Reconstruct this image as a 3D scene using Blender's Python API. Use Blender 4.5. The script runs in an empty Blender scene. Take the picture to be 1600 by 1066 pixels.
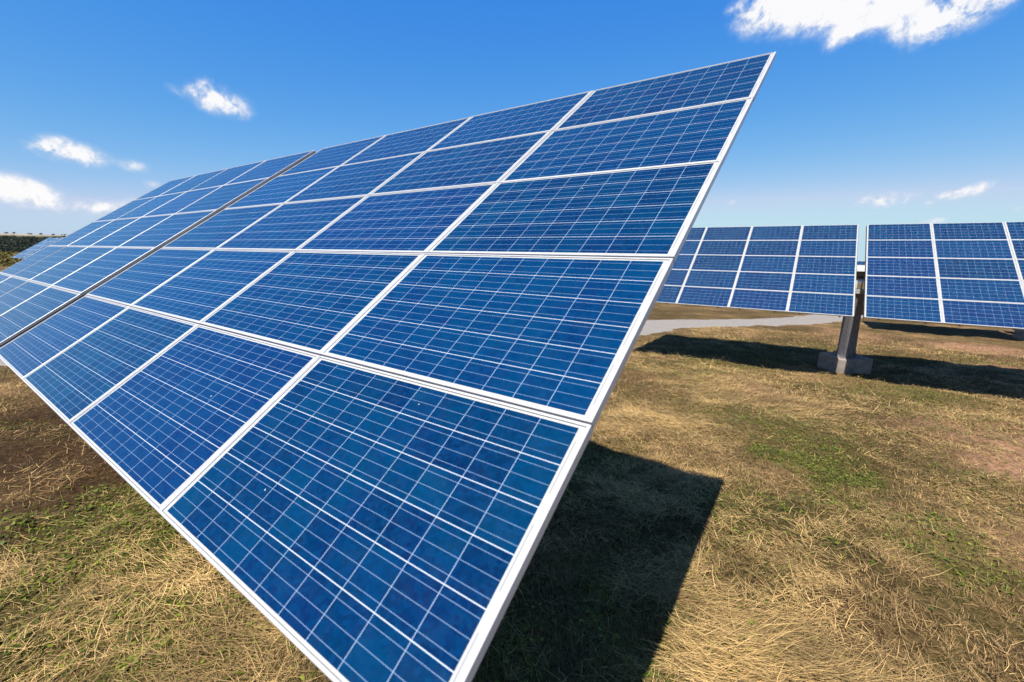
import bpy, bmesh, math, random
import numpy as np
from mathutils import Vector, Matrix
R = math.radians
random.seed(7); rng = np.random.default_rng(11)
sc = bpy.context.scene
C = sc.collection

# ------------------------------------------------------------------ camera
CZ = 3.307
PITCH = R(-12.57)
FPX = 689.8                                    # focal length for a 1600 px wide frame
cd = bpy.data.cameras.new('camera'); cam = bpy.data.objects.new('camera', cd); C.objects.link(cam)
cd.sensor_width = 36; cd.lens = FPX / 1600 * 36; cd.clip_end = 6000; cd.clip_start = .05
cd.dof.use_dof = True; cd.dof.focus_distance = 4.2; cd.dof.aperture_fstop = 2.0
cam.location = (0, 0, CZ); cam.rotation_euler = (R(90) + PITCH, 0, 0)
sc.camera = cam

def ray(x, y):                                 # direction of a photograph pixel (used to place clouds)
    X = (x - 800) / FPX; Y = -(y - 533) / FPX
    c, s = math.cos(PITCH), math.sin(PITCH)
    return Vector((X, c - Y * s, s + Y * c)).normalized()

# ------------------------------------------------------------------ light
SUN_AZ, SUN_EL = R(-152.3), R(64.1)            # azimuth clockwise from +Y
EXPOSURE = 0.95
SKY_STRENGTH = 0.10
sd = bpy.data.lights.new('sun', 'SUN'); sun = bpy.data.objects.new('sun', sd); C.objects.link(sun)
sd.energy = 5.0; sd.angle = R(.53); sd.color = (1, .95, .87)
S = Vector((math.sin(SUN_AZ) * math.cos(SUN_EL), math.cos(SUN_AZ) * math.cos(SUN_EL), math.sin(SUN_EL)))
sun.rotation_euler = S.to_track_quat('Z', 'Y').to_euler(); sun.location = (0, 0, 60)
sc.view_settings.view_transform = 'Standard'; sc.view_settings.look = 'None'
sc.view_settings.gamma = 1; sc.view_settings.use_curve_mapping = False
sc.view_settings.exposure = EXPOSURE

class NT:                                      # small node-building helper
    def __init__(s, tree): s.t = tree; s.n = tree.nodes; s.l = tree.links
    def new(s, typ, **kw):
        n = s.n.new(typ)
        for k, v in kw.items(): setattr(n, k, v)
        return n
    def put(s, sock, v):
        if isinstance(v, bpy.types.NodeSocket): s.l.new(v, sock)
        elif isinstance(v, (tuple, list, Vector)):
            v = tuple(v)
            sock.default_value = v + (1,) if sock.type == 'RGBA' and len(v) == 3 else v
        else: sock.default_value = v
    def math(s, op, a, b=0, c=0, clamp=False):
        n = s.new('ShaderNodeMath', operation=op, use_clamp=clamp)
        s.put(n.inputs[0], a); s.put(n.inputs[1], b); s.put(n.inputs[2], c); return n.outputs[0]
    def vmath(s, op, a, b=(0, 0, 0)):
        n = s.new('ShaderNodeVectorMath', operation=op); s.put(n.inputs[0], a); s.put(n.inputs[1], b)
        return n.outputs['Value'] if op == 'DOT_PRODUCT' else n.outputs[0]
    def mix(s, f, a, b):
        n = s.new('ShaderNodeMix', data_type='RGBA'); s.put(n.inputs[0], f); s.put(n.inputs[6], a); s.put(n.inputs[7], b)
        return n.outputs[2]
    def noise(s, vec, scale, detail=4, rough=.55, **kw):
        n = s.new('ShaderNodeTexNoise'); s.put(n.inputs['Vector'], vec); n.inputs['Scale'].default_value = scale
        n.inputs['Detail'].default_value = detail; n.inputs['Roughness'].default_value = rough
        for k, v in kw.items(): n.inputs[k].default_value = v
        return n.outputs[0]
    def smooth(s, v, a, b):
        n = s.new('ShaderNodeMapRange', interpolation_type='SMOOTHSTEP'); s.put(n.inputs[0], v)
        n.inputs[1].default_value = a; n.inputs[2].default_value = b; return n.outputs[0]

w = bpy.data.worlds.new('World'); sc.world = w; w.use_nodes = True
t = NT(w.node_tree); t.n.clear()
tc = t.new('ShaderNodeTexCoord').outputs['Generated']
sep = t.new('ShaderNodeSeparateXYZ'); t.put(sep.inputs[0], tc)
comb = t.new('ShaderNodeCombineXYZ'); t.put(comb.inputs[0], sep.outputs[0]); t.put(comb.inputs[1], sep.outputs[1])
t.put(comb.inputs[2], t.math('MAXIMUM', sep.outputs[2], .012))        # below the skyline stay with horizon air
sky = t.new('ShaderNodeTexSky', sky_type='NISHITA'); sky.sun_disc = False
sky.sun_elevation = SUN_EL; sky.sun_rotation = SUN_AZ % (2 * math.pi)
sky.air_density = 1.0; sky.dust_density = .25; sky.ozone_density = 1.6; sky.altitude = 100
t.put(sky.inputs[0], comb.outputs[0])
# grade of the clear-air sky: deep polarised blue overhead, pale blue at the skyline
raw = t.new('ShaderNodeSeparateColor'); t.put(raw.inputs[0], sky.outputs[0])
gain = SKY_STRENGTH * 2 ** EXPOSURE
out3 = t.new('ShaderNodeCombineColor')
for ch, (k_, p_, cap, halo, deep) in enumerate(((.0335, 1.70, 5.0, .17, .0), (.1420, .815, 7.6, .125, .40), (.605, .185, 20.0, .080, .58))):
    clear = t.math('MULTIPLY', t.math('POWER', t.math('MINIMUM', raw.outputs[ch], cap), p_), k_ / gain)
    zen = t.math('SUBTRACT', 1.0, t.math('MULTIPLY', t.smooth(sep.outputs[2], .42, .95), deep))            # the sky deepens overhead
    aur = t.math('MULTIPLY', t.math('MAXIMUM', t.math('SUBTRACT', raw.outputs[ch], 8.5), 0.0), halo / gain)   # pale glow round the sun
    t.put(out3.inputs[ch], t.math('ADD', t.math('MULTIPLY', clear, zen), t.math('MINIMUM', aur, 4.0 / gain)))
col = out3.outputs[0]
# centre px, half width px, half height px, tilt deg, density
CLOUDS = [(1185, 22, 34, 24, 15, .85), (1240, 6, 62, 32, 5, .95), (1315, 4, 70, 38, 0, .95), (1316, 54, 24, 11, 45, .8), (1362, 34, 40, 14, 25, .6), (1400, 0, 70, 30, 0, .85), (1440, 40, 34, 14, 10, .65),
          (1475, 24, 52, 30, 14, .9), (1535, 4, 60, 24, 22, .95), (1150, 10, 16, 9, 20, .5),
          (322, 148, 20, 20, -15, .95), (358, 162, 32, 19, -14, 1.0), (300, 140, 9, 8, -25, .5), (272, 142, 15, 9, -25, .5), (84, 231, 30, 17, 0, .95), (124, 243, 36, 15, -4, 1.0), (212, 260, 18, 10, -8, .5),
          (10, 290, 38, 22, 0, .85), (42, 304, 46, 17, -4, .75), (172, 325, 62, 16, 6, .75), (90, 322, 54, 7, 0, .4), (238, 288, 14, 7, 0, .45),
          (1362, 309, 20, 7, 20, .75), (1396, 313, 30, 11, 10, .9), (1490, 304, 20, 7, 4, .85), (1518, 297, 24, 9, 20, .95), (1456, 346, 20, 7, 10, .7),
          (1142, 316, 10, 5, 25, .55), (1592, 326, 12, 6, 20, .65), (1452, 318, 8, 4, 0, .5)]
nA = t.noise(tc, 15, 8, .6, Distortion=.5); nB = t.noise(tc, 48, 6, .65, Distortion=.4)
rag = t.math('ADD', t.math('MULTIPLY', t.math('SUBTRACT', nA, .5), 3.0), t.math('MULTIPLY', t.math('SUBTRACT', nB, .5), 2.2))
tot = None
for (cx, cy, hw, hh, tilt, dens) in CLOUDS:
    D = ray(cx, cy); right = D.cross(Vector((0, 0, 1))).normalized(); up = right.cross(D)
    a = R(tilt); rr = right * math.cos(a) + up * math.sin(a); uu = up * math.cos(a) - right * math.sin(a)
    sc_ = math.hypot(FPX, math.hypot(cx - 800, cy - 533))                  # pixels -> angle about the cloud's own centre
    dd = t.math('MAXIMUM', t.vmath('DOT_PRODUCT', tc, D), .05)
    xx = t.math('DIVIDE', t.vmath('DOT_PRODUCT', tc, rr), t.math('MULTIPLY', dd, hw / sc_))
    yy = t.math('DIVIDE', t.vmath('DOT_PRODUCT', tc, uu), t.math('MULTIPLY', dd, hh / sc_))
    r2 = t.math('ADD', t.math('MULTIPLY', xx, xx), t.math('MULTIPLY', yy, yy))
    m = t.math('MULTIPLY', t.math('POWER', 2.71828, t.math('MULTIPLY', r2, -1.0)), dens)
    tot = m if tot is None else t.math('ADD', tot, m)
body = t.math('MULTIPLY', tot, t.math('ADD', 1.0, rag))
mask = t.math('MULTIPLY', t.smooth(body, .13, 1.15), .96)
lit = t.smooth(t.math('ADD', body, t.math('MULTIPLY', t.math('SUBTRACT', nB, .5), 1.6)), .3, 1.3)
shade = t.mix(lit, (.66 / gain, .73 / gain, .87 / gain), (1.0 / gain, .99 / gain, .99 / gain))
col = t.mix(mask, col, shade)
bg = t.new('ShaderNodeBackground'); t.put(bg.inputs[0], col); bg.inputs[1].default_value = SKY_STRENGTH
t.put(t.new('ShaderNodeOutputWorld').inputs[0], bg.outputs[0])

# ------------------------------------------------------------------ helpers
def tag(o, label=None, cat=None, group=None, kind=None):
    if label: o['label'] = label
    if cat: o['category'] = cat
    if group: o['group'] = group
    if kind: o['kind'] = kind
    return o

def material(name):
    m = bpy.data.materials.new(name); m.use_nodes = True; n = NT(m.node_tree); n.n.clear()
    b = n.new('ShaderNodeBsdfPrincipled'); n.put(n.new('ShaderNodeOutputMaterial').inputs[0], b.outputs[0])
    return m, n, b

def link(name, mesh, mat=None, parent=None):
    o = bpy.data.objects.new(name, mesh); C.objects.link(o)
    if mat is not None: mesh.materials.append(mat)
    o.parent = parent
    return o

def bm_obj(name, bm, mat, parent=None, smooth=False):
    me = bpy.data.meshes.new(name); bm.normal_update(); bm.to_mesh(me); bm.free()
    if smooth:
        for p in me.polygons: p.use_smooth = True
    return link(name, me, mat, parent)

def np_mesh(name, co, faces, colors=None, smooth=False):
    """co (n,3), faces (m,k) with one k"""
    me = bpy.data.meshes.new(name); n, (m, k) = len(co), faces.shape
    me.vertices.add(n); me.vertices.foreach_set('co', np.ascontiguousarray(co, np.float32).ravel())
    me.loops.add(m * k); me.loops.foreach_set('vertex_index', np.ascontiguousarray(faces, np.int32).ravel())
    me.polygons.add(m); me.polygons.foreach_set('loop_start', np.arange(0, m * k, k, dtype=np.int32))
    if smooth: me.polygons.foreach_set('use_smooth', np.ones(m, bool))
    if colors is not None:
        a = me.attributes.new('tint', 'FLOAT_COLOR', 'POINT')
        a.data.foreach_set('color', np.concatenate([colors, np.ones((n, 1))], 1).astype(np.float32).ravel())
    me.update(calc_edges=True); me.validate()
    return me

def box(bm, x0, x1, y0, y1, z0, z1, bev=0, M=None):
    g = bmesh.ops.create_cube(bm, size=1)
    vs = g['verts']
    for v in vs: v.co = Vector(((x0 + x1) / 2 + v.co.x * (x1 - x0), (y0 + y1) / 2 + v.co.y * (y1 - y0), (z0 + z1) / 2 + v.co.z * (z1 - z0)))
    if bev:
        r = bmesh.ops.bevel(bm, geom=list({e for v in vs for e in v.link_edges}), offset=bev, segments=1, affect='EDGES', profile=.5)
        vs = list({v for f in r['faces'] for v in f.verts} | {v for v in vs if v.is_valid})
    if M is not None:
        for v in vs: v.co = M @ v.co
    return vs

def cyl(bm, a, b, r, seg=16, r2=None):
    a, b = Vector(a), Vector(b); d = b - a
    M = Matrix.Translation((a + b) / 2) @ d.to_track_quat('Z', 'Y').to_matrix().to_4x4()
    return bmesh.ops.create_cone(bm, cap_ends=True, segments=seg, radius1=r, radius2=r if r2 is None else r2, depth=d.length, matrix=M)['verts']

def _hash(ix, iy, seed):
    h = (ix.astype(np.int64) * 374761393 + iy.astype(np.int64) * 668265263 + seed * 2147483647) & 0xffffffff
    h = ((h ^ (h >> 13)) * 1274126177) & 0xffffffff
    return ((h ^ (h >> 16)) & 0xffff) / 65535.
def vnoise(x, y, seed=0):
    ix, iy = np.floor(x), np.floor(y); fx, fy = x - ix, y - iy
    fx = fx * fx * (3 - 2 * fx); fy = fy * fy * (3 - 2 * fy)
    a, b = _hash(ix, iy, seed), _hash(ix + 1, iy, seed); c, d = _hash(ix, iy + 1, seed), _hash(ix + 1, iy + 1, seed)
    return (a * (1 - fx) + b * fx) * (1 - fy) + (c * (1 - fx) + d * fx) * fy
def fbm(x, y, seed=0, oct=4, rough=.5):
    s = 0; amp = 1; tot = 0
    for o in range(oct):
        s = s + amp * vnoise(x * 2 ** o + 17.3 * o, y * 2 ** o - 9.1 * o, seed + o); tot += amp; amp *= rough
    return s / tot

# ------------------------------------------------------------------ terrain
# where the field is dark with sparse straw, weedy or heaped with straw: x, y, radius, weight
DARK_SPARSE = [(-8.2, 6.6, 2.3, 1.), (-7.0, 7.2, 1.8, 1.), (-9.5, 9.0, 2.6, 1.), (-6.2, 5.8, 1.2, 1.), (-6.4, 5.0, 1.3, .9), (21.2, 19.5, 1.9, .5), (8.7, 9.7, 1.2, .5), (-11, 8.5, 2.5, .7)]
WEEDY = [(-4.7, 4.8, 1.2, 1.), (-5.4, 5.0, .9, 1.), (-4.1, 4.6, .7, 1.), (-3.9, 3.3, .5, .8), (-2.9, 2.8, .35, .7), (-3.3, 3.4, .7, .7), (-2.3, 3.1, .5, .6), (5.3, 6.8, .55, 1.), (4.7, 7.4, .5, .9), (5.2, 5.05, .5, .8), (5.4, 4.8, .6, .8), (4.9, 5.7, .5, .7), (1.4, 7.0, .9, .8), (11, 12.5, 2.5, .5), (9, 17, 3, .6), (6.5, 8.3, 1.6, .4), (4.0, 9.6, 1.3, .4), (7.3, 6.6, 1.1, .4), (3.6, 5.6, .9, .35), (13, 17, 2.2, .5)]
RED = [(8.7, 6.9, .9, 1.), (9.8, 7.6, .8, .9), (21.2, 19.5, 1.9, .9), (9.4, 9.0, .8, .6), (7.6, 5.2, .4, .5), (18, 23, 1.5, .7), (6.9, 11.4, .6, .7), (16.5, 21.0, .9, .6)]
HEAP = [(2.4, 3.4, .7, 1.), (1.95, 4.1, .5, .8), (1.9, 3.1, .6, 1.), (7.3, 10.1, 1.3, 1.), (6.2, 11.5, 1.6, .8), (3.2, 2.9, .6, .7), (3.4, 9.0, 1.2, .6), (-3.6, 4.2, .7, .7), (-2.6, 2.6, .7, .8), (-5.5, 3.8, .6, .4)]
def patch(lst, x, y):
    v = np.zeros(np.shape(x))
    wx = x + (fbm(x * 1.7, y * 1.7, 101, 3) - .5) * 1.6; wy = y + (fbm(x * 1.7, y * 1.7, 113, 3) - .5) * 1.6
    for px, py, r_, w_ in lst: v = np.maximum(v, w_ * np.exp(-(((wx - px) ** 2 + (wy - py) ** 2) / r_ ** 2) ** 1.3))
    return v
def gz(x, y):
    x = np.asarray(x, float); y = np.asarray(y, float); ax = np.abs(x)
    fx = np.where(ax < 18, ax, 18 + 1.75 * (120 * (1 - np.exp(-np.maximum(ax - 18, 0) / 120))))
    fy = np.where(y < 50, y, 50 + 90 * (1 - np.exp(-np.maximum(y - 50, 0) / 90)))
    fy = np.maximum(fy, -25)
    far = np.maximum(y + .6 * x - 160, 0) * np.clip((x + 60) / 120, 0, 1)          # the right-hand side falls away into a valley
    return -.0184 * np.sign(x) * fx - .0496 * fy - .055 * far

ROAD = np.array([(-60, 38), (-34, 25), (-17.9, 14.9), (-9, 15.2), (0, 19.5), (5.5, 23.6), (9.2, 26.0), (13.4, 27.3), (18.8, 29.0), (24.5, 33.2), (31, 36.8), (44, 41), (70, 52)], float)
ROADW = np.array([2.1, 2.0, 1.5, 1.9, 2.3, 2.6, 2.1, 1.9, 1.7, 1.5, 1.5, 1.6, 1.6])
def catmull(P, n=18):
    out = []
    for i in range(len(P) - 1):
        p0, p1, p2, p3 = P[max(i - 1, 0)], P[i], P[i + 1], P[min(i + 2, len(P) - 1)]
        for k in range(n):
            u = k / n
            out.append(.5 * (2 * p1 + (p2 - p0) * u + (2 * p0 - 5 * p1 + 4 * p2 - p3) * u * u + (3 * p1 - p0 - 3 * p2 + p3) * u ** 3))
    out.append(P[-1]); return np.array(out)
rc = catmull(np.concatenate([ROAD, ROADW[:, None]], 1)); rpt, rwd = rc[:, :2], rc[:, 2]
def road_dist(x, y):                           # distance to the track minus its half width
    d = np.full(x.shape, 1e9)
    for (px, py), hw in zip(rpt, rwd): d = np.minimum(d, np.hypot(x - px, y - py) - hw)
    return d

def bumps(x, y):
    f = (fbm(x * .9, y * .9, 3, 3) - .5) * .16 + (fbm(x * 3.1, y * 3.1, 5, 4) - .5) * .13
    m = np.clip((60 - np.hypot(x, y)) / 30, 0, 1)
    return f * m

def axis(a0, a1, step, lo, hi, g=1.13):
    v = list(np.arange(a0, a1 + 1e-6, step)); s = step
    while v[-1] < hi: s *= g; v.append(v[-1] + s)
    s = step
    while v[0] > lo: s *= g; v.insert(0, v[0] - s)
    return np.array(v)
gx = axis(-12, 28, .075, -1400, 1400); gy = axis(.5, 29, .075, -300, 1400)
GX, GY = np.meshgrid(gx, gy, indexing='ij')
near = (np.abs(GX) < 75) & (GY < 62) & (GY > -5)
rdist = np.full(GX.shape, 50.); rdist[near] = road_dist(GX[near], GY[near])
GZ = gz(GX, GY) + bumps(GX, GY) * np.clip(rdist / 1.0, 0, 1)
ni, nj = GX.shape
idx = np.arange(ni * nj).reshape(ni, nj)
gf = np.stack([idx[:-1, :-1], idx[1:, :-1], idx[1:, 1:], idx[:-1, 1:]], -1).reshape(-1, 4)
near = (np.abs(GX) < 40) & (GY < 40) & (GY > -2); soil = np.zeros(GX.shape + (3,))
for k_, L_ in enumerate((DARK_SPARSE, WEEDY, HEAP)): soil[..., k_][near] = patch(L_, GX[near], GY[near])
red_ = np.zeros(GX.shape); red_[near] = patch(RED, GX[near], GY[near])
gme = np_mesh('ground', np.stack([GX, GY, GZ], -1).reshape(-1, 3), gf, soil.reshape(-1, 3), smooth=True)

ra = gme.attributes.new('red_earth', 'FLOAT', 'POINT'); ra.data.foreach_set('value', red_.ravel().astype(np.float32))
m, n, b = material('dry_turf')
P = n.new('ShaderNodeNewGeometry').outputs['Position']
big = n.noise(P, .33, 5, .6); mid = n.noise(P, 1.3, 5, .6); fine = n.noise(P, 14, 6, .7); vf = n.noise(P, 70, 4, .7)
st = n.new('ShaderNodeMapping'); n.put(st.inputs[0], P); st.inputs['Rotation'].default_value = (0, 0, .5); st.inputs['Scale'].default_value = (60, 9, 20)
straw = n.noise(st.outputs[0], 1, 4, .7, Distortion=1.2)
at = n.new('ShaderNodeSeparateColor'); n.put(at.inputs[0], n.new('ShaderNodeAttribute', attribute_name='tint').outputs['Color'])
bare, weedy, heap = at.outputs
c = n.mix(n.smooth(fine, .35, .65), (.020, .012, .0050), (.110, .070, .030))
c = n.mix(n.math('MULTIPLY', n.smooth(straw, .45, .7), n.smooth(big, .35, .6)), c, (.33, .215, .095))
grn = n.math('MULTIPLY', n.smooth(mid, .48, .64), n.smooth(vf, .3, .6))
c = n.mix(n.math('MULTIPLY', grn, .6), c, (.042, .045, .007))
c = n.mix(n.math('MULTIPLY', n.math('MULTIPLY', n.smooth(big, .55, .7), n.smooth(fine, .3, .6)), .8), c, (.31, .175, .095))
c = n.mix(n.math('MULTIPLY', heap, .6), c, n.mix(fine, (.06, .036, .014), (.30, .195, .090)))
c = n.mix(n.math('MULTIPLY', weedy, .6), c, n.mix(vf, (.020, .028, .005), (.075, .085, .012)))
c = n.mix(n.math('MULTIPLY', bare, .92), c, n.mix(n.smooth(fine, .35, .65), (.014, .0075, .0035), (.055, .029, .013)))  # darker brown where the straw is sparse
red = n.new('ShaderNodeAttribute', attribute_name='red_earth').outputs['Fac']
c = n.mix(n.math('MULTIPLY', red, .9), c, n.mix(n.smooth(fine, .35, .65), (.17, .085, .045), (.36, .205, .125)))
n.put(b.inputs['Base Color'], c); b.inputs['Roughness'].default_value = 1; b.inputs['Specular IOR Level'].default_value = .1
bp = n.new('ShaderNodeBump'); bp.inputs['Strength'].default_value = .9; bp.inputs['Distance'].default_value = .05
n.put(bp.inputs['Height'], n.math('ADD', n.math('MULTIPLY', fine, .7), n.math('MULTIPLY', n.math('ADD', vf, straw), .35)))
n.put(b.inputs['Normal'], bp.outputs[0])
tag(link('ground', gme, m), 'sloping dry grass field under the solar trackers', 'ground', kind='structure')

# gravel track: a ribbon laid just above the field
nr = len(rpt); tang = np.gradient(rpt, axis=0); tang /= np.linalg.norm(tang, axis=1)[:, None]; nor = np.stack([-tang[:, 1], tang[:, 0]], 1)
NC = 9; us = np.linspace(-1, 1, NC)
ed = 1 + .28 * (np.stack([fbm(rpt[:, 0] * .9 + 40 * k, rpt[:, 1] * .9, 21 + k, 3) for k in (0, 1)], 1) - .5) * 2
half = rwd[:, None] * np.where(us[None] < 0, ed[:, :1], ed[:, 1:])
rx = rpt[:, :1] + nor[:, :1] * us * half; ry = rpt[:, 1:] + nor[:, 1:] * us * half
rz = gz(rx, ry) + .035 * (1 - us[None] ** 4) - .03 * (np.abs(us[None]) > .99)
ri = np.arange(nr * NC).reshape(nr, NC)
rf = np.stack([ri[:-1, :-1], ri[1:, :-1], ri[1:, 1:], ri[:-1, 1:]], -1).reshape(-1, 4)
m, n, b = material('gravel')
P = n.new('ShaderNodeNewGeometry').outputs['Position']
g1 = n.noise(P, 25, 5, .7); g2 = n.noise(P, 1.2, 4, .6)
c = n.mix(n.smooth(g1, .35, .65), (.13, .115, .10), (.27, .245, .225)); c = n.mix(n.math('MULTIPLY', n.smooth(g2, .55, .75), .5), c, (.18, .12, .065))
n.put(b.inputs['Base Color'], c); b.inputs['Roughness'].default_value = .95
bp = n.new('ShaderNodeBump'); bp.inputs['Distance'].default_value = .03; n.put(bp.inputs['Height'], g1); n.put(b.inputs['Normal'], bp.outputs[0])
tag(link('gravel_track', np_mesh('gravel_track', np.stack([rx, ry, rz], -1).reshape(-1, 3), rf, smooth=True), m),
    'pale grey gravel track crossing the field behind the near tracker', 'track', kind='structure')

# ------------------------------------------------------------------ solar tracker materials
CW, CH = .158, .156                            # cell pitch along and across a panel
PW, PH, PD = 1.653, .980, .036                 # panel size
LIP = .0115
def cell_material():
    m, n, b = material('solar_cells')
    uv = n.new('ShaderNodeUVMap', uv_map='cells').outputs[0]
    s = n.new('ShaderNodeSeparateXYZ'); n.put(s.inputs[0], uv); u, v = s.outputs[0], s.outputs[1]
    rnd = n.new('ShaderNodeObjectInfo').outputs['Random']
    fu, fv = n.math('FRACT', u), n.math('FRACT', v)
    def band(f, half): return n.math('GREATER_THAN', n.math('ABSOLUTE', n.math('SUBTRACT', f, .5)), .5 - half)
    inside = n.math('MULTIPLY', n.math('LESS_THAN', n.math('ABSOLUTE', n.math('SUBTRACT', u, 5)), 5 - .008),
                    n.math('LESS_THAN', n.math('ABSOLUTE', n.math('SUBTRACT', v, 3)), 3 - .010))
    gap = n.math('MAXIMUM', band(fu, .0065), band(fv, .0115))
    busf = n.math('ABSOLUTE', n.math('SUBTRACT', n.math('FRACT', n.math('MULTIPLY', fv, 3)), .5))
    bus = n.math('LESS_THAN', busf, .0145)
    fing = n.math('LESS_THAN', n.math('FRACT', n.math('MULTIPLY', fu, 66)), .10)
    # cell colour: one hue per cell, crystal grain inside it, a slow drift over the panel
    cid = n.new('ShaderNodeCombineXYZ'); n.put(cid.inputs[0], n.math('FLOOR', u)); n.put(cid.inputs[1], n.math('FLOOR', v)); n.put(cid.inputs[2], n.math('MULTIPLY', rnd, 91.7))
    wn = n.new('ShaderNodeTexWhiteNoise', noise_dimensions='3D'); n.put(wn.inputs[0], cid.outputs[0]); cr = wn.outputs['Value']
    off = n.new('ShaderNodeCombineXYZ'); n.put(off.inputs[0], u); n.put(off.inputs[1], v); n.put(off.inputs[2], n.math('MULTIPLY', rnd, 57.3))
    vo = n.new('ShaderNodeTexVoronoi', feature='F1'); n.put(vo.inputs['Vector'], off.outputs[0]); vo.inputs['Scale'].default_value = 9
    gs = n.new('ShaderNodeSeparateColor'); n.put(gs.inputs[0], vo.outputs['Color']); gr = gs.outputs[0]
    hue = n.math('FRACT', n.math('MULTIPLY', rnd, 7.31))
    c = n.mix(n.math('ADD', n.math('MULTIPLY', cr, .7), n.math('MULTIPLY', hue, .3)), (.0002, .0064, .037), (.0001, .0275, .072))
    c = n.mix(n.math('MULTIPLY', n.smooth(hue, .55, .95), .40), c, (.0035, .0130, .096))
    c = n.mix(n.math('MULTIPLY', n.smooth(hue, .40, .05), .6), c, (.0002, .0290, .098))
    c = n.mix(n.math('MULTIPLY', n.smooth(n.noise(off.outputs[0], .55, 3, .6), .45, .7), .45), c, (.0016, .0095, .066))
    c = n.mix(n.math('MULTIPLY', gr, .42), c, (.0005, .036, .118))
    c = n.mix(n.math('MULTIPLY', n.smooth(n.noise(off.outputs[0], 1.6, 3, .6), .52, .75), .3), c, (.002, .006, .040))
    c = n.mix(n.math('MULTIPLY', fing, .10), c, (.012, .11, .24))
    c = n.mix(bus, c, (.15, .22, .34))
    c = n.mix(band(fu, .0065), c, (.26, .34, .46))
    c = n.mix(band(fv, .0095), c, (.40, .44, .50))
    # white backsheet margin with its flat ribbon pieces at both short ends
    un = n.math('SUBTRACT', n.math('ABSOLUTE', n.math('SUBTRACT', u, 5)), 5)
    rib = n.math('MULTIPLY', n.math('LESS_THAN', n.math('ABSOLUTE', n.math('SUBTRACT', un, .062)), .020),
                 n.math('LESS_THAN', n.math('ABSOLUTE', n.math('SUBTRACT', n.math('FRACT', n.math('MULTIPLY', v, .5)), .5)), .33))
    marg = n.mix(n.math('MULTIPLY', rib, .8), (.37, .37, .36), (.20, .21, .235))
    c = n.mix(inside, marg, c)
    # dust film and a few droppings
    ob = n.new('ShaderNodeTexCoord').outputs['Object']
    o2 = n.vmath('ADD', ob, off.outputs[0])
    dust = n.math('MULTIPLY', n.smooth(n.noise(o2, 2.2, 5, .65), .35, .8), .009)
    c = n.mix(dust, c, (.30, .28, .25))
    vs_ = n.new('ShaderNodeTexVoronoi', feature='F1'); n.put(vs_.inputs['Vector'], off.outputs[0]); vs_.inputs['Scale'].default_value = .55
    spot = n.math('LESS_THAN', n.math('ADD', vs_.outputs['Distance'], n.math('MULTIPLY', n.noise(off.outputs[0], 20), .02)), .027)
    c = n.mix(n.math('MULTIPLY', spot, .8), c, (.40, .40, .38))
    n.put(b.inputs['Base Color'], c)
    b.inputs['Roughness'].default_value = .16; b.inputs['IOR'].default_value = 1.38; b.inputs['Specular Tint'].default_value = (.45, .80, 1, 1)
    n.put(b.inputs['Roughness'], n.math('ADD', .13, n.math('MULTIPLY', dust, 12.0)))
    return m
M_CELL = cell_material()

def metal(name, base, rough, metallic, var=.12, scale=6):
    m, n, b = material(name)
    ob = n.new('ShaderNodeTexCoord').outputs['Object']
    k = n.noise(ob, scale, 5, .65)
    n.put(b.inputs['Base Color'], n.mix(n.smooth(k, .3, .7), tuple(x * (1 - var) for x in base), tuple(min(1, x * (1 + var)) for x in base)))
    n.put(b.inputs['Roughness'], n.math('ADD', rough, n.math('MULTIPLY', k, .12))); b.inputs['Metallic'].default_value = metallic
    return m
M_ALU = metal('anodised_aluminium', (.45, .445, .46), .36, .25, .06, 9)
M_GALV = metal('galvanised_steel', (.135, .13, .142), .5, .2, .2, 14)
M_DRIVE = metal('grey_painted_steel', (.34, .34, .33), .45, .1, .12, 5)
M_BACK = metal('white_backsheet', (.80, .80, .78), .6, 0, .03)
M_SEAL = metal('grey_seal', (.10, .10, .105), .7, 0, .1)
M_SHADE_BLACK = metal('shade_black', (.025, .025, .026), .6, 0, .2)  # black for the painted seam shade and the added leak blockers
m, n, b = material('cast_concrete'); M_CONC = m
ob = n.new('ShaderNodeTexCoord').outputs['Object']
k1 = n.noise(ob, 3, 6, .65); k2 = n.noise(ob, 45, 4, .7)
sp = n.new('ShaderNodeSeparateXYZ'); n.put(sp.inputs[0], ob)
c = n.mix(n.smooth(k1, .3, .7), (.17, .14, .12), (.31, .26, .22)); c = n.mix(n.math('MULTIPLY', n.smooth(k2, .5, .7), .3), c, (.10, .085, .075))
c = n.mix(n.math('MULTIPLY', n.smooth(n.math('ADD', sp.outputs[2], n.math('MULTIPLY', k1, .2)), .22, .02), .5), c, (.15, .09, .05))   # soil splashed on its foot
n.put(b.inputs['Base Color'], c); b.inputs['Roughness'].default_value = .92
bp = n.new('ShaderNodeBump'); bp.inputs['Distance'].default_value = .02; n.put(bp.inputs['Height'], k2); n.put(b.inputs['Normal'], bp.outputs[0])

# ------------------------------------------------------------------ one solar tracker
GAP, PX, PY, TILT = .234, 1.66, .985, R(33.2)
HM = 3.49                                       # height of the middle of the front plane above the tracker's base
OFF = .46                                       # that plane stands this far in front of the mast axis
ev = Vector((0, math.cos(TILT), math.sin(TILT))); nn = Vector((0, -math.sin(TILT), math.cos(TILT)))
CEN = Vector((0, -OFF * math.sin(TILT), HM))
TBL = Matrix(((1, 0, 0), (0, ev.y, nn.y), (0, ev.z, nn.z))).to_4x4(); TBL.translation = CEN   # table axes: x along, y up-slope, z out

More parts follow.
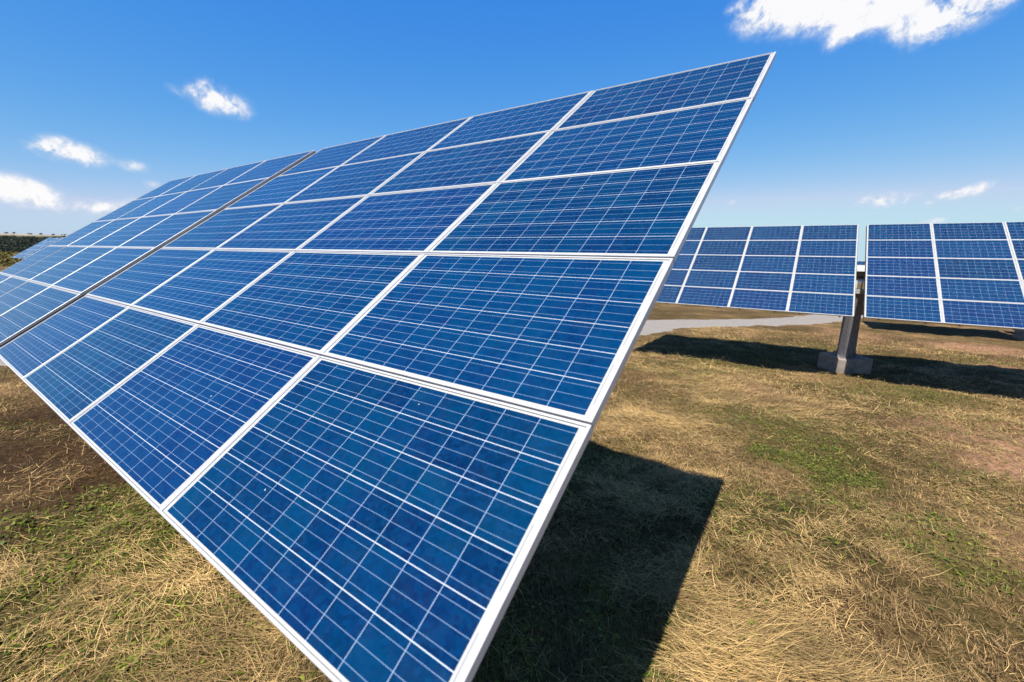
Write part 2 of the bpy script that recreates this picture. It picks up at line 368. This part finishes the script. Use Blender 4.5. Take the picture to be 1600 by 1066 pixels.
def panel_frame_mesh():
    bm = bmesh.new(); hx, hy = PW / 2, PH / 2; e = .0016
    loops = [(hx - .028, hy - .028, -PD), (hx, hy, -PD), (hx, hy, -e), (hx - e, hy - e, 0), (hx - LIP, hy - LIP, 0), (hx - LIP, hy - LIP, -.0085)]
    rings = [[bm.verts.new((sx * x, sy * y, z)) for sx, sy in ((1, 1), (-1, 1), (-1, -1), (1, -1))] for x, y, z in loops]
    for r0, r1 in zip(rings, rings[1:]):
        for k in range(4): bm.faces.new((r0[k], r0[(k + 1) % 4], r1[(k + 1) % 4], r1[k]))
    r5 = rings[-1]; r6 = [bm.verts.new((sx * (hx - LIP - .0026), sy * (hy - LIP - .0026), -.0062)) for sx, sy in ((1, 1), (-1, 1), (-1, -1), (1, -1))]
    r7 = [bm.verts.new((sx * (hx - LIP + .0002), sy * (hy - LIP + .0002), -.0062)) for sx, sy in ((1, 1), (-1, 1), (-1, -1), (1, -1))]
    for k in range(4):
        f = bm.faces.new((r7[k], r7[(k + 1) % 4], r6[(k + 1) % 4], r6[k])); f.material_index = 1
    # white backsheet and its junction box behind
    q = [bm.verts.new((sx * (hx - LIP), sy * (hy - LIP), -.0095)) for sx, sy in ((1, 1), (1, -1), (-1, -1), (-1, 1))]
    bm.faces.new(q).material_index = 2
    box(bm, -.07, .07, hy - .24, hy - .12, -.034, -.0105)
    bmesh.ops.recalc_face_normals(bm, faces=bm.faces[:])
    return bm
def cell_sheet_mesh():
    bm = bmesh.new(); hx, hy = PW / 2 - LIP - .0024, PH / 2 - LIP - .0024
    lay = bm.loops.layers.uv.new('cells')
    f = bm.faces.new([bm.verts.new((x, y, -.0035)) for x, y in ((-hx, -hy), (hx, -hy), (hx, hy), (-hx, hy))])
    for l in f.loops: l[lay].uv = (5 + l.vert.co.x / CW, 3 + l.vert.co.y / CH)
    return bm

root = bpy.data.objects.new('solar_tracker', None); C.objects.link(root); root.empty_display_size = .5
fr_bm = panel_frame_mesh(); fr_me = bpy.data.meshes.new('solar_panel'); fr_bm.to_mesh(fr_me); fr_bm.free(); fr_me.materials.append(M_ALU); fr_me.materials.append(M_SEAL); fr_me.materials.append(M_BACK)
cs_bm = cell_sheet_mesh(); cs_me = bpy.data.meshes.new('cell_sheet'); cs_bm.to_mesh(cs_me); cs_bm.free(); cs_me.materials.append(M_CELL)
for side in (-1, 1):
    for i in range(4):
        for j in range(5):
            o = link('solar_panel', fr_me, None, root)
            jx, jy, jz = random.uniform(-.0015, .0015), random.uniform(-.0015, .0015), random.uniform(-.002, .002)
            if j == 0: jy -= .004; jz -= .005          # the lowest row sits a little apart from the rest
            if j == 1: jy -= .002
            o.matrix_local = TBL @ Matrix.Translation((side * (GAP / 2 + i * PX + PW / 2 + .002) + jx, (j - 2) * PY + jy, jz)) @ Matrix.Rotation(random.uniform(-.0012, .0012), 4, 'X') @ Matrix.Rotation(random.uniform(-.0008, .0008), 4, 'Y')
            g = link('cell_sheet', cs_me, None, o)
# rails up the slope under every column, two to a column
rm = bmesh.new(); box(rm, -.022, .022, -2.448, 2.44, -.105, -PD - .013, .003)
rail_me = bpy.data.meshes.new('rail'); rm.to_mesh(rail_me); rm.free(); rail_me.materials.append(M_GALV)
for side in (-1, 1):
    for i in range(4):
        for q in (.2, .8):
            o = link('rail', rail_me, None, root); o.matrix_local = TBL @ Matrix.Translation((side * (GAP / 2 + i * PX + q * PW), 0, 0))
for side in (-1, 1):                            # added strips behind the panel joints, blocking sun leaks into the shadow
    for j in range(4):
        sb = bmesh.new(); x0, x1 = sorted((side * (GAP / 2 + .01), side * (GAP / 2 + 4 * PX - .02))); v0 = (j - 1.5) * PY - (.003 if j == 0 else 0)
        box(sb, x0, x1, v0 - .03, v0 + .03, -PD - .0085, -PD - .0075 + .001); sb.transform(TBL); bm_obj('leak_blocker', sb, M_SHADE_BLACK, root)
    for i in (1, 2, 3):
        sb = bmesh.new(); xc = side * (GAP / 2 + i * PX - .0015); box(sb, xc - .03, xc + .03, -2.44, 2.43, -PD - .0115, -PD - .0095)
        sb.transform(TBL); bm_obj('leak_blocker', sb, M_SHADE_BLACK, root)
eb_ = bmesh.new(); box(eb_, -.046, -.034, -2.45, 2.44, -.13, -.026, .002)  # black strip standing in for the shade inside the seam between the tables
eb_me = bpy.data.meshes.new('seam_shade'); eb_.to_mesh(eb_me); eb_.free(); eb_me.materials.append(M_SHADE_BLACK)
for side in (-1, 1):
    o = link('seam_shade', eb_me, None, root); o.matrix_local = TBL @ Matrix.Translation((side * (GAP / 2 + .035), 0, 0)) @ Matrix.Rotation(0 if side > 0 else math.pi, 4, 'Z')
tb = bmesh.new()
za = -OFF
for v in cyl(tb, (-6.3, 0, za + .20), (6.3, 0, za + .20), .13, 20): pass
for x in (-6.3, 6.3): cyl(tb, (x - .01, 0, za + .20), (x + .01, 0, za + .20), .16, 20)
tb.transform(TBL); bm_obj('torque_tube', tb, M_GALV, root)
for side in (-1, 1):                            # struts from the tube to the outer parts of the rails
    for i in (1, 3):
        for s in (-1, 1):
            sb = bmesh.new(); x = side * (GAP / 2 + i * PX - .1); cyl(sb, (x, 0, za + .08), (x, s * 1.55, -.15), .028, 8)
            sb.transform(TBL); bm_obj('strut', sb, M_GALV, root)
hb = bmesh.new()                                # head: saddle that carries the tube, cheeks and the slew drive box
box(hb, -.20, .20, -.17, .17, za + .02, za + .05); box(hb, -.20, .20, -.17, .17, za + .345, za + .37)
hb.transform(TBL)
bm_obj('tube_saddle', hb, M_DRIVE, root)
top = CEN.z - .86
hb = bmesh.new(); ymid = 0.0
for sx in (-.115, .115): box(hb, sx - .018, sx + .018, -.13, .13, top + .10, top + .46, .004)
bm_obj('fork_plate', hb, M_DRIVE, root)
hb = bmesh.new(); cyl(hb, (0, 0, top - .02), (0, 0, top + .10), .27, 24); cyl(hb, (.20, -.05, top + .04), (.46, -.05, top + .04), .075, 14)
bm_obj('slew_drive', hb, M_DRIVE, root, False)
hb = bmesh.new(); box(hb, .24, .42, .05, .22, top - .75, top - .40, .008); cyl(hb, (.33, .1, top - .40), (.2, .05, top - .05), .018, 8)
bm_obj('control_box', hb, M_DRIVE, root)
ab = bmesh.new(); cyl(ab, (0, .24, top - .62), (0, .62, top + .30), .045, 12); cyl(ab, (0, .62, top + .30), (0, .80, top + .74), .028, 10)
bm_obj('actuator', ab, M_DRIVE, root)
fixed = []                                      # mast and footing keep their own bearing when the head turns
mb = bmesh.new(); W0, W1 = .19, .17
ring = [[mb.verts.new((sx * ww, sy * ww, z)) for sx, sy in ((1, 1), (-1, 1), (-1, -1), (1, -1))] for ww, z in ((W0, .50), (W1, top - .02))]
for k in range(4): mb.faces.new((ring[0][k], ring[0][(k + 1) % 4], ring[1][(k + 1) % 4], ring[1][k]))
mb.faces.new(ring[1]); mb.faces.new(ring[0][::-1])
bmesh.ops.bevel(mb, geom=[e for e in mb.edges if abs(e.verts[0].co.z - e.verts[1].co.z) > 1], offset=.02, segments=2, affect='EDGES')
bmesh.ops.recalc_face_normals(mb, faces=mb.faces[:])
mast = bm_obj('mast', mb, M_GALV, root); fixed.append(mast)
pb = bmesh.new(); box(pb, -.29, .29, -.29, .29, .472, .498, .004)
for sx, sy, a in ((1, 0, 0), (0, 1, 90), (-1, 0, 180), (0, -1, 270)):
    for off in (-.13, .13):
        M = Matrix.Rotation(R(a), 4, 'Z')
        v = [pb.verts.new(M @ Vector(p)) for p in ((.21, off - .008, .498), (.275, off - .008, .498), (.205, off - .008, .72), (.21, off + .008, .498), (.275, off + .008, .498), (.205, off + .008, .72))]
        pb.faces.new(v[:3]); pb.faces.new(v[5:2:-1])
        for a0, a1 in ((0, 1), (1, 2), (2, 0)): pb.faces.new((v[a0], v[a0 + 3], v[a1 + 3], v[a1]))
for sx in (-.25, .25):
    for sy in (-.25, .25): cyl(pb, (sx, sy, .49), (sx, sy, .55), .02, 6)
bmesh.ops.recalc_face_normals(pb, faces=pb.faces[:])
bp_ = bm_obj('base_plate', pb, M_GALV, root); fixed.append(bp_)
fb = bmesh.new(); a_, ch = .61, .19
poly = [(a_, -a_ + ch), (a_, a_ - ch), (a_ - ch, a_), (-a_ + ch, a_), (-a_, a_ - ch), (-a_, -a_ + ch), (-a_ + ch, -a_), (a_ - ch, -a_)]
lo = [fb.verts.new((x, y, -1.1)) for x, y in poly]; hi = [fb.verts.new((x, y, .47)) for x, y in poly]
fb.faces.new(hi); fb.faces.new(lo[::-1])
for k in range(8): fb.faces.new((lo[k], lo[(k + 1) % 8], hi[(k + 1) % 8], hi[k]))
bmesh.ops.bevel(fb, geom=[e for e in fb.edges], offset=.015, segments=2, affect='EDGES')
foot = bm_obj('concrete_footing', fb, M_CONC, root); fixed.append(foot)

def copy_tree(o, parent=None):
    c = o.copy(); C.objects.link(c); c.parent = parent
    for ch_ in o.children: copy_tree(ch_, c)
    return c
# centre of each front plane in the world (x, y, z) and the bearing of its rows
TRACKERS = [((-4.492, 6.366, 3.510), -35.63, 'huge solar tracker filling the foreground, rows of blue panels in white frames'),
            ((11.131, 14.253, 2.582), -33.86, 'middle distance solar tracker on a concrete block, split by the gap over its mast'),
            ((27.85, 22.95, 1.72), -34.3, 'solar tracker hidden behind the right tracker, only its footing and mast foot showing'),
            ((51.6, 61.3, -.66), -34.3, 'distant solar tracker glimpsed through the gap above the mast'),
            ((-63.65, 60.96, 2.62), -34.5, 'pale solar tracker far off at the left in front of the dark hill')]
roots = [root] + [copy_tree(root) for _ in TRACKERS[1:]]
for o, (cen, yaw, lab) in zip(roots, TRACKERS):
    off = Matrix.Rotation(R(yaw), 3, 'Z') @ CEN
    o.location = Vector(cen) - off; o.rotation_euler = (0, 0, R(yaw))
    tag(o, lab, 'solar tracker', 'two table solar trackers standing in the field')
    for ch_ in o.children:
        if ch_.name.split('.')[0] in ('mast', 'base_plate', 'concrete_footing'): ch_.rotation_euler = (0, 0, -R(yaw))
mast_xy = np.array([(o.location.x, o.location.y) for o in roots])


def field_maps(x, y):
    straw = fbm(x * .42, y * .42, 31, 4); green = fbm(x * .55 + 9, y * .55, 47, 4); swirl = fbm(x * .35, y * .35, 63, 2); tuft = fbm(x * 2.2, y * 2.2, 71, 3)
    return straw, green, swirl, tuft
def scatter(n, rmin, rmax, power):
    a = rng.uniform(R(-62), R(62), n); u = rng.random(n)
    r = (rmin ** power + u * (rmax ** power - rmin ** power)) ** (1 / power)
    x, y = r * np.sin(a), r * np.cos(a)
    d = road_dist(x, y); keep = d > rng.uniform(-.35, .25, n)
    for mx, my in mast_xy: keep &= np.maximum(np.abs(x - mx), np.abs(y - my)) > .80
    return x[keep], y[keep], r[keep]
def ground_z(x, y): return gz(x, y) + bumps(x, y) * np.clip(road_dist(x, y), 0, 1)

def strips(x, y, z, heading, pitch, length, width, bend, side, colr):
    """n curved tapered strips of two quads (6 vertices)"""
    n = len(x); h = np.stack([np.cos(heading), np.sin(heading)], 1)
    pr = np.stack([-h[:, 1], h[:, 0]], 1)
    P = np.empty((n, 6, 3))
    for k, (s, wf) in enumerate(((0, 1.), (.5, .85), (1, .25))):
        run = length * s * np.cos(pitch); rise = length * s * np.sin(pitch) - bend * length * s * s
        lat = side * length * s * (1 - s) * 1.2
        cx = x + h[:, 0] * run + pr[:, 0] * lat; cy = y + h[:, 1] * run + pr[:, 1] * lat; cz_ = z + rise
        hw = width * wf * .5
        P[:, k * 2] = np.stack([cx + pr[:, 0] * hw, cy + pr[:, 1] * hw, cz_], 1); P[:, k * 2 + 1] = np.stack([cx - pr[:, 0] * hw, cy - pr[:, 1] * hw, cz_], 1)
    base = (np.arange(n) * 6)[:, None]
    F = np.concatenate([base + np.array([[0, 1, 3, 2]]), base + np.array([[2, 3, 5, 4]])], 1).reshape(-1, 4)
    return P.reshape(-1, 3), F, np.repeat(colr, 6, 0)
def lerp(a, b, f): return np.asarray(a)[None] * (1 - f[:, None]) + np.asarray(b)[None] * f[:, None]

parts = []
# lying straw
x, y, r = scatter(760000, 1.2, 28, .95)
s, g, sw, tu = field_maps(x, y)
dens = np.clip((s - .38) * 3.6, .08, 1) * np.clip((tu - .30) * 3.0, .10, 1)
dens = np.clip(dens + patch(HEAP, x, y) * (.5 + tu), 0, 1) * (1 - .97 * patch(DARK_SPARSE, x, y)) * (1 - .6 * patch(WEEDY, x, y)) * (1 - .75 * patch(RED, x, y))
k = rng.random(len(x)) < dens
x, y, r, s, g, sw = x[k], y[k], r[k], s[k], g[k], sw[k]; n_ = len(x)
hp = patch(HEAP, x, y); hd = np.where(rng.random(n_) < hp * 1.3, rng.normal(-.22, .38, n_) + (sw - .5) * 1.6 + math.pi * (rng.random(n_) < .5), sw * 14 + rng.normal(0, 1.0, n_)); ln = rng.uniform(.05, .22, n_) * np.where(rng.random(n_) < .08 + .45 * hp, 2.0, 1)
wd = rng.uniform(.0016, .0036, n_) * (1 + r / 11)
co = lerp((.085, .050, .019), (.66, .445, .185), rng.beta(1.8, 1.7, n_)) * (.35 + 1.3 * fbm(x * 1.6, y * 1.6, 131, 3)[:, None]) * (.85 + .3 * rng.random((n_, 1)))
pit = rng.normal(.10, .22, n_)
parts.append(strips(x, y, ground_z(x, y) + rng.uniform(.005, .055, n_), hd, pit, ln, wd, rng.uniform(-.05, .2, n_), rng.normal(0, .16, n_), co))
# stubble and dull dry blades
x, y, r = scatter(330000, 1.2, 30, .9)
k = rng.random(len(x)) > .88 * np.maximum(patch(DARK_SPARSE, x, y), patch(RED, x, y)); x, y, r = x[k], y[k], r[k]
s, g, sw, tu = field_maps(x, y); n_ = len(x)
hd = rng.uniform(0, 2 * math.pi, n_); ln = rng.uniform(.03, .12, n_); wd = rng.uniform(.0025, .0055, n_) * (1 + r / 12)
f = np.clip((g - .42) * 4 + 1.2 * patch(WEEDY, x, y) + rng.normal(0, .25, n_), 0, 1)
co = lerp((.205, .128, .056), (.070, .070, .014), f) * (.6 + .7 * rng.random((n_, 1))) * np.clip(-.1 + 2.3 * fbm(x * .95, y * .95, 151, 4), .25, 1.8)[:, None]
parts.append(strips(x, y, ground_z(x, y) - .004, hd, rng.uniform(.35, 1.3, n_), ln, wd, rng.uniform(0, .4, n_), rng.normal(0, .08, n_), co))
# tussocks: fans of blades springing from one root
x, y, r = scatter(7000, 1.2, 22, 1.1)
s, g, sw, tu = field_maps(x, y); k = rng.random(len(x)) < np.clip((tu - .3) * 3, .05, 1) * (1 - .8 * patch(DARK_SPARSE, x, y))
x, y, r, g = x[k], y[k], r[k], g[k]; nb_ = 26; rad_ = rng.uniform(.02, .07, len(x))
dryness = np.clip(.75 - (g - .45) * 3 - .8 * patch(WEEDY, x, y) + rng.normal(0, .2, len(x)), 0, 1)
x, y, r, rad_, dryness = (np.repeat(v, nb_) for v in (x, y, r, rad_, dryness)); n_ = len(x)
hd = rng.uniform(0, 2 * math.pi, n_); q_ = rng.random(n_) ** .5
x = x + np.cos(hd) * rad_ * q_; y = y + np.sin(hd) * rad_ * q_
co = lerp((.050, .060, .008), (.27, .170, .068), np.clip(dryness + rng.normal(0, .2, n_), 0, 1)) * (.6 + .6 * rng.random((n_, 1)))
parts.append(strips(x, y, ground_z(x, y) - .006, hd + rng.normal(0, .4, n_), rng.uniform(.1, 1.0, n_), rng.uniform(.05, .17, n_), rng.uniform(.0015, .003, n_) * (1 + r / 11), rng.uniform(.1, .55, n_), rng.normal(0, .12, n_), co))
P_ = np.concatenate([p[0] for p in parts]); cnt = np.cumsum([0] + [len(p[0]) for p in parts])
F_ = np.concatenate([p[1] + c0 for p, c0 in zip(parts, cnt)]); K_ = np.concatenate([p[2] for p in parts])
def blade_material(name, trans, rough=.6):
    m, n, b = material(name); a = n.new('ShaderNodeAttribute', attribute_name='tint')
    n.put(b.inputs['Base Color'], a.outputs['Color']); b.inputs['Roughness'].default_value = rough; b.inputs['Specular IOR Level'].default_value = .25
    tr = n.new('ShaderNodeBsdfTranslucent'); n.put(tr.inputs[0], a.outputs['Color'])
    mx = n.new('ShaderNodeMixShader'); mx.inputs[0].default_value = trans; n.put(mx.inputs[1], b.outputs[0]); n.put(mx.inputs[2], tr.outputs[0])
    out = [q for q in n.n if q.type == 'OUTPUT_MATERIAL'][0]; n.put(out.inputs[0], mx.outputs[0])
    return m
tag(link('dry_grass', np_mesh('dry_grass', P_, F_, K_), blade_material('straw', .15)), 'mown straw and dry stubble lying over the field', 'dry grass', kind='stuff')
# green weeds
x, y, r = scatter(210000, 1.2, 26, .95)
s, g, sw, tu = field_maps(x, y); k = rng.random(len(x)) < np.clip(np.clip((g - .53) * 5, .02, .7) * np.clip((tu - .38) * 4, .05, 1) + .9 * patch(WEEDY, x, y), 0, 1)
x, y, r, g = x[k], y[k], r[k], g[k]; n_ = len(x)
co = lerp((.050, .085, .006), (.190, .215, .024), rng.random(n_)) * (.7 + .5 * rng.random((n_, 1)))
broad = rng.random(n_) < .25 + .4 * np.clip(patch(WEEDY, x, y), 0, 1)
ln = np.where(broad, rng.uniform(.018, .052, n_), rng.uniform(.04, .13, n_)); wd = np.where(broad, ln * .55, rng.uniform(.003, .007, n_)) * (1 + r / 18)
p_, f_, k_ = strips(x, y, ground_z(x, y) + np.where(broad, rng.uniform(0, .05, n_), -.004), rng.uniform(0, 6.28, n_), np.where(broad, rng.uniform(-.2, .6, n_), rng.uniform(.4, 1.3, n_)), ln, wd, rng.uniform(0, .4, n_), rng.normal(0, .1, n_), co)
tag(link('green_grass', np_mesh('green_grass', p_, f_, k_), blade_material('green_blades', .3, .5)), 'low green weeds growing through the dry straw', 'weeds', kind='stuff')

# ------------------------------------------------------------------ wooded hill far left
hx_ = np.linspace(-1500, -250, 120); hy_ = np.linspace(330, 1500, 120)
HX, HY = np.meshgrid(hx_, hy_, indexing='ij')
def hill_z(x, y):
    d = np.hypot(x, y); az = np.degrees(np.arctan2(x, y))
    up = np.clip((d - 420) / 600, 0, 1); up = up * up * (3 - 2 * up)
    top = 15.2 + 2.6 * np.interp(az, [-60, -49.3, -45.5, -40, -25], [1.6, .9, 0, -.5, -2]) + 1.5 * (fbm(x * .004, y * .004, 91, 3) - .5)
    return gz(x, y) - .8 + up * (top - gz(x, y))
HZ = hill_z(HX, HY); ni, nj = HX.shape; idx = np.arange(ni * nj).reshape(ni, nj)
hf = np.stack([idx[:-1, :-1], idx[1:, :-1], idx[1:, 1:], idx[:-1, 1:]], -1).reshape(-1, 4)
m, n, b = material('hill_side')
P = n.new('ShaderNodeNewGeometry').outputs['Position']; sp = n.new('ShaderNodeSeparateXYZ'); n.put(sp.inputs[0], P)
c = n.mix(n.smooth(n.noise(P, .05, 4, .6), .35, .65), (.035, .042, .022), (.085, .080, .030))
c = n.mix(n.smooth(sp.outputs[2], 11, 13.5), c, n.mix(n.smooth(n.noise(P, .03, 4, .7), .4, .6), (.34, .25, .19), (.14, .12, .06)))
n.put(b.inputs['Base Color'], c); b.inputs['Roughness'].default_value = 1
tag(link('hills', np_mesh('hills', np.stack([HX, HY, HZ], -1).reshape(-1, 3), hf, smooth=True), m), 'low hill on the left skyline with a pale bare crest', 'hill', kind='structure')

def leaf_cloud(cx, cy, cz_, rad, n, hgt, tint_lo, tint_hi, leaf):
    """n small random quads through an uneven crown volume per centre"""
    cx, cy, cz_, rad = map(np.asarray, (cx, cy, cz_, rad)); N = len(cx) * n
    d = rng.normal(size=(N, 3)); d /= np.linalg.norm(d, axis=1)[:, None]; d *= (rng.random((N, 1)) ** .4)
    rr = np.repeat(rad, n)
    p = np.stack([np.repeat(cx, n) + d[:, 0] * rr, np.repeat(cy, n) + d[:, 1] * rr, np.repeat(cz_, n) + d[:, 2] * rr * hgt], 1)
    a = rng.normal(size=(N, 3)); a /= np.linalg.norm(a, axis=1)[:, None]; b_ = np.cross(a, rng.normal(size=(N, 3))); b_ /= np.linalg.norm(b_, axis=1)[:, None]
    s_ = (leaf * rr * rng.uniform(.6, 1.3, N))[:, None]
    V = np.stack([p - a * s_, p - b_ * s_ * .6, p + a * s_, p + b_ * s_ * .6], 1).reshape(-1, 3)
    col_ = lerp(tint_lo, tint_hi, rng.random(N))
    return V, np.arange(N * 4).reshape(-1, 4), np.repeat(col_, 4, 0)
M_LEAF = blade_material('leaves', .15, .7)
# the wood on the slope
d_ = rng.uniform(430, 900, 5200); az = R(1) * rng.uniform(-58, -33, 5200)
tx, ty = d_ * np.sin(az), d_ * np.cos(az); tz = hill_z(tx, ty); k = tz < 5.6 + 4.2 * fbm(tx * .012, ty * .012, 141, 3)
tx, ty, tz = tx[k], ty[k], tz[k]; rr = rng.uniform(1.3, 2.4, len(tx))
V, F, K = leaf_cloud(tx, ty, tz + rr * .6, rr, 34, 1.0, (.016, .024, .017), (.030, .040, .024), .34)
tag(link('woodland', np_mesh('woodland', V, F, K), M_LEAF), 'dark evergreen wood covering the hillside at the far left', 'woodland', kind='stuff')
# scrub between the field and the wood
d_ = rng.uniform(150, 400, 900); az = R(1) * rng.uniform(-56, -40, 900); sx_, sy_ = d_ * np.sin(az), d_ * np.cos(az)
V, F, K = leaf_cloud(sx_, sy_, gz(sx_, sy_) + .3, rng.uniform(.7, 1.7, 900), 24, .7, (.06, .055, .012), (.16, .125, .03), .4)
tag(link('scrub', np_mesh('scrub', V, F, K), M_LEAF), 'olive and yellow scrub at the edge of the field at far left', 'scrub', kind='stuff')

m, n, b = material('bark'); ob = n.new('ShaderNodeTexCoord').outputs['Object']
n.put(b.inputs['Base Color'], n.mix(n.noise(ob, 4), (.05, .035, .025), (.12, .09, .06))); b.inputs['Roughness'].default_value = .95; M_BARK = m
TREES = [(9, 2.6, 1.4, 'low round tree on the pale crest nearest the left edge of the picture'), (21, 3.6, 1.2, 'darkest tree standing up on the pale crest at the left'),
         (47, 2.2, 1.2, 'small tree in the middle of the pale crest'), (63, 2.8, 1.1, 'tree half way down the pale crest above the far pale tracker'),
         (84, 2.4, 1.3, 'small crest tree left of the widest one, above the far tracker'), (100, 2.8, 2.6, 'widest tree on the crest next to the near tracker edge')]
for px, h_, wide, lab in TREES:
    D = ray(px, 366); q = math.hypot(D.x, D.y); x_, y_ = D.x / q * 1010, D.y / q * 1010; z_ = float(hill_z(np.array(x_), np.array(y_)))
    tr = bpy.data.objects.new('crest_tree', None); C.objects.link(tr); tr.location = (x_, y_, z_)
    tag(tr, lab, 'tree', 'trees along the crest of the far hill')
    tk = bmesh.new(); cyl(tk, (0, 0, -.5), (0, 0, h_ * .55), .22, 8, .12); cyl(tk, (0, 0, h_ * .3), (.9 * wide, .2, h_ * .7), .1, 6, .05); cyl(tk, (0, 0, h_ * .35), (-.8 * wide, -.3, h_ * .72), .1, 6, .05)
    bm_obj('trunk', tk, M_BARK, tr)
    nb = 7; bx_, by_ = rng.normal(0, .9 * wide, nb), rng.normal(0, .9, nb); bz_ = h_ * .42 + rng.normal(0, .25, nb)
    V, F, K = leaf_cloud(bx_, by_, bz_, rng.uniform(.8, 1.3, nb), 70, .75, (.016, .026, .012), (.05, .062, .025), .26)
    link('crown', np_mesh('crown', V, F, K), M_LEAF, tr)
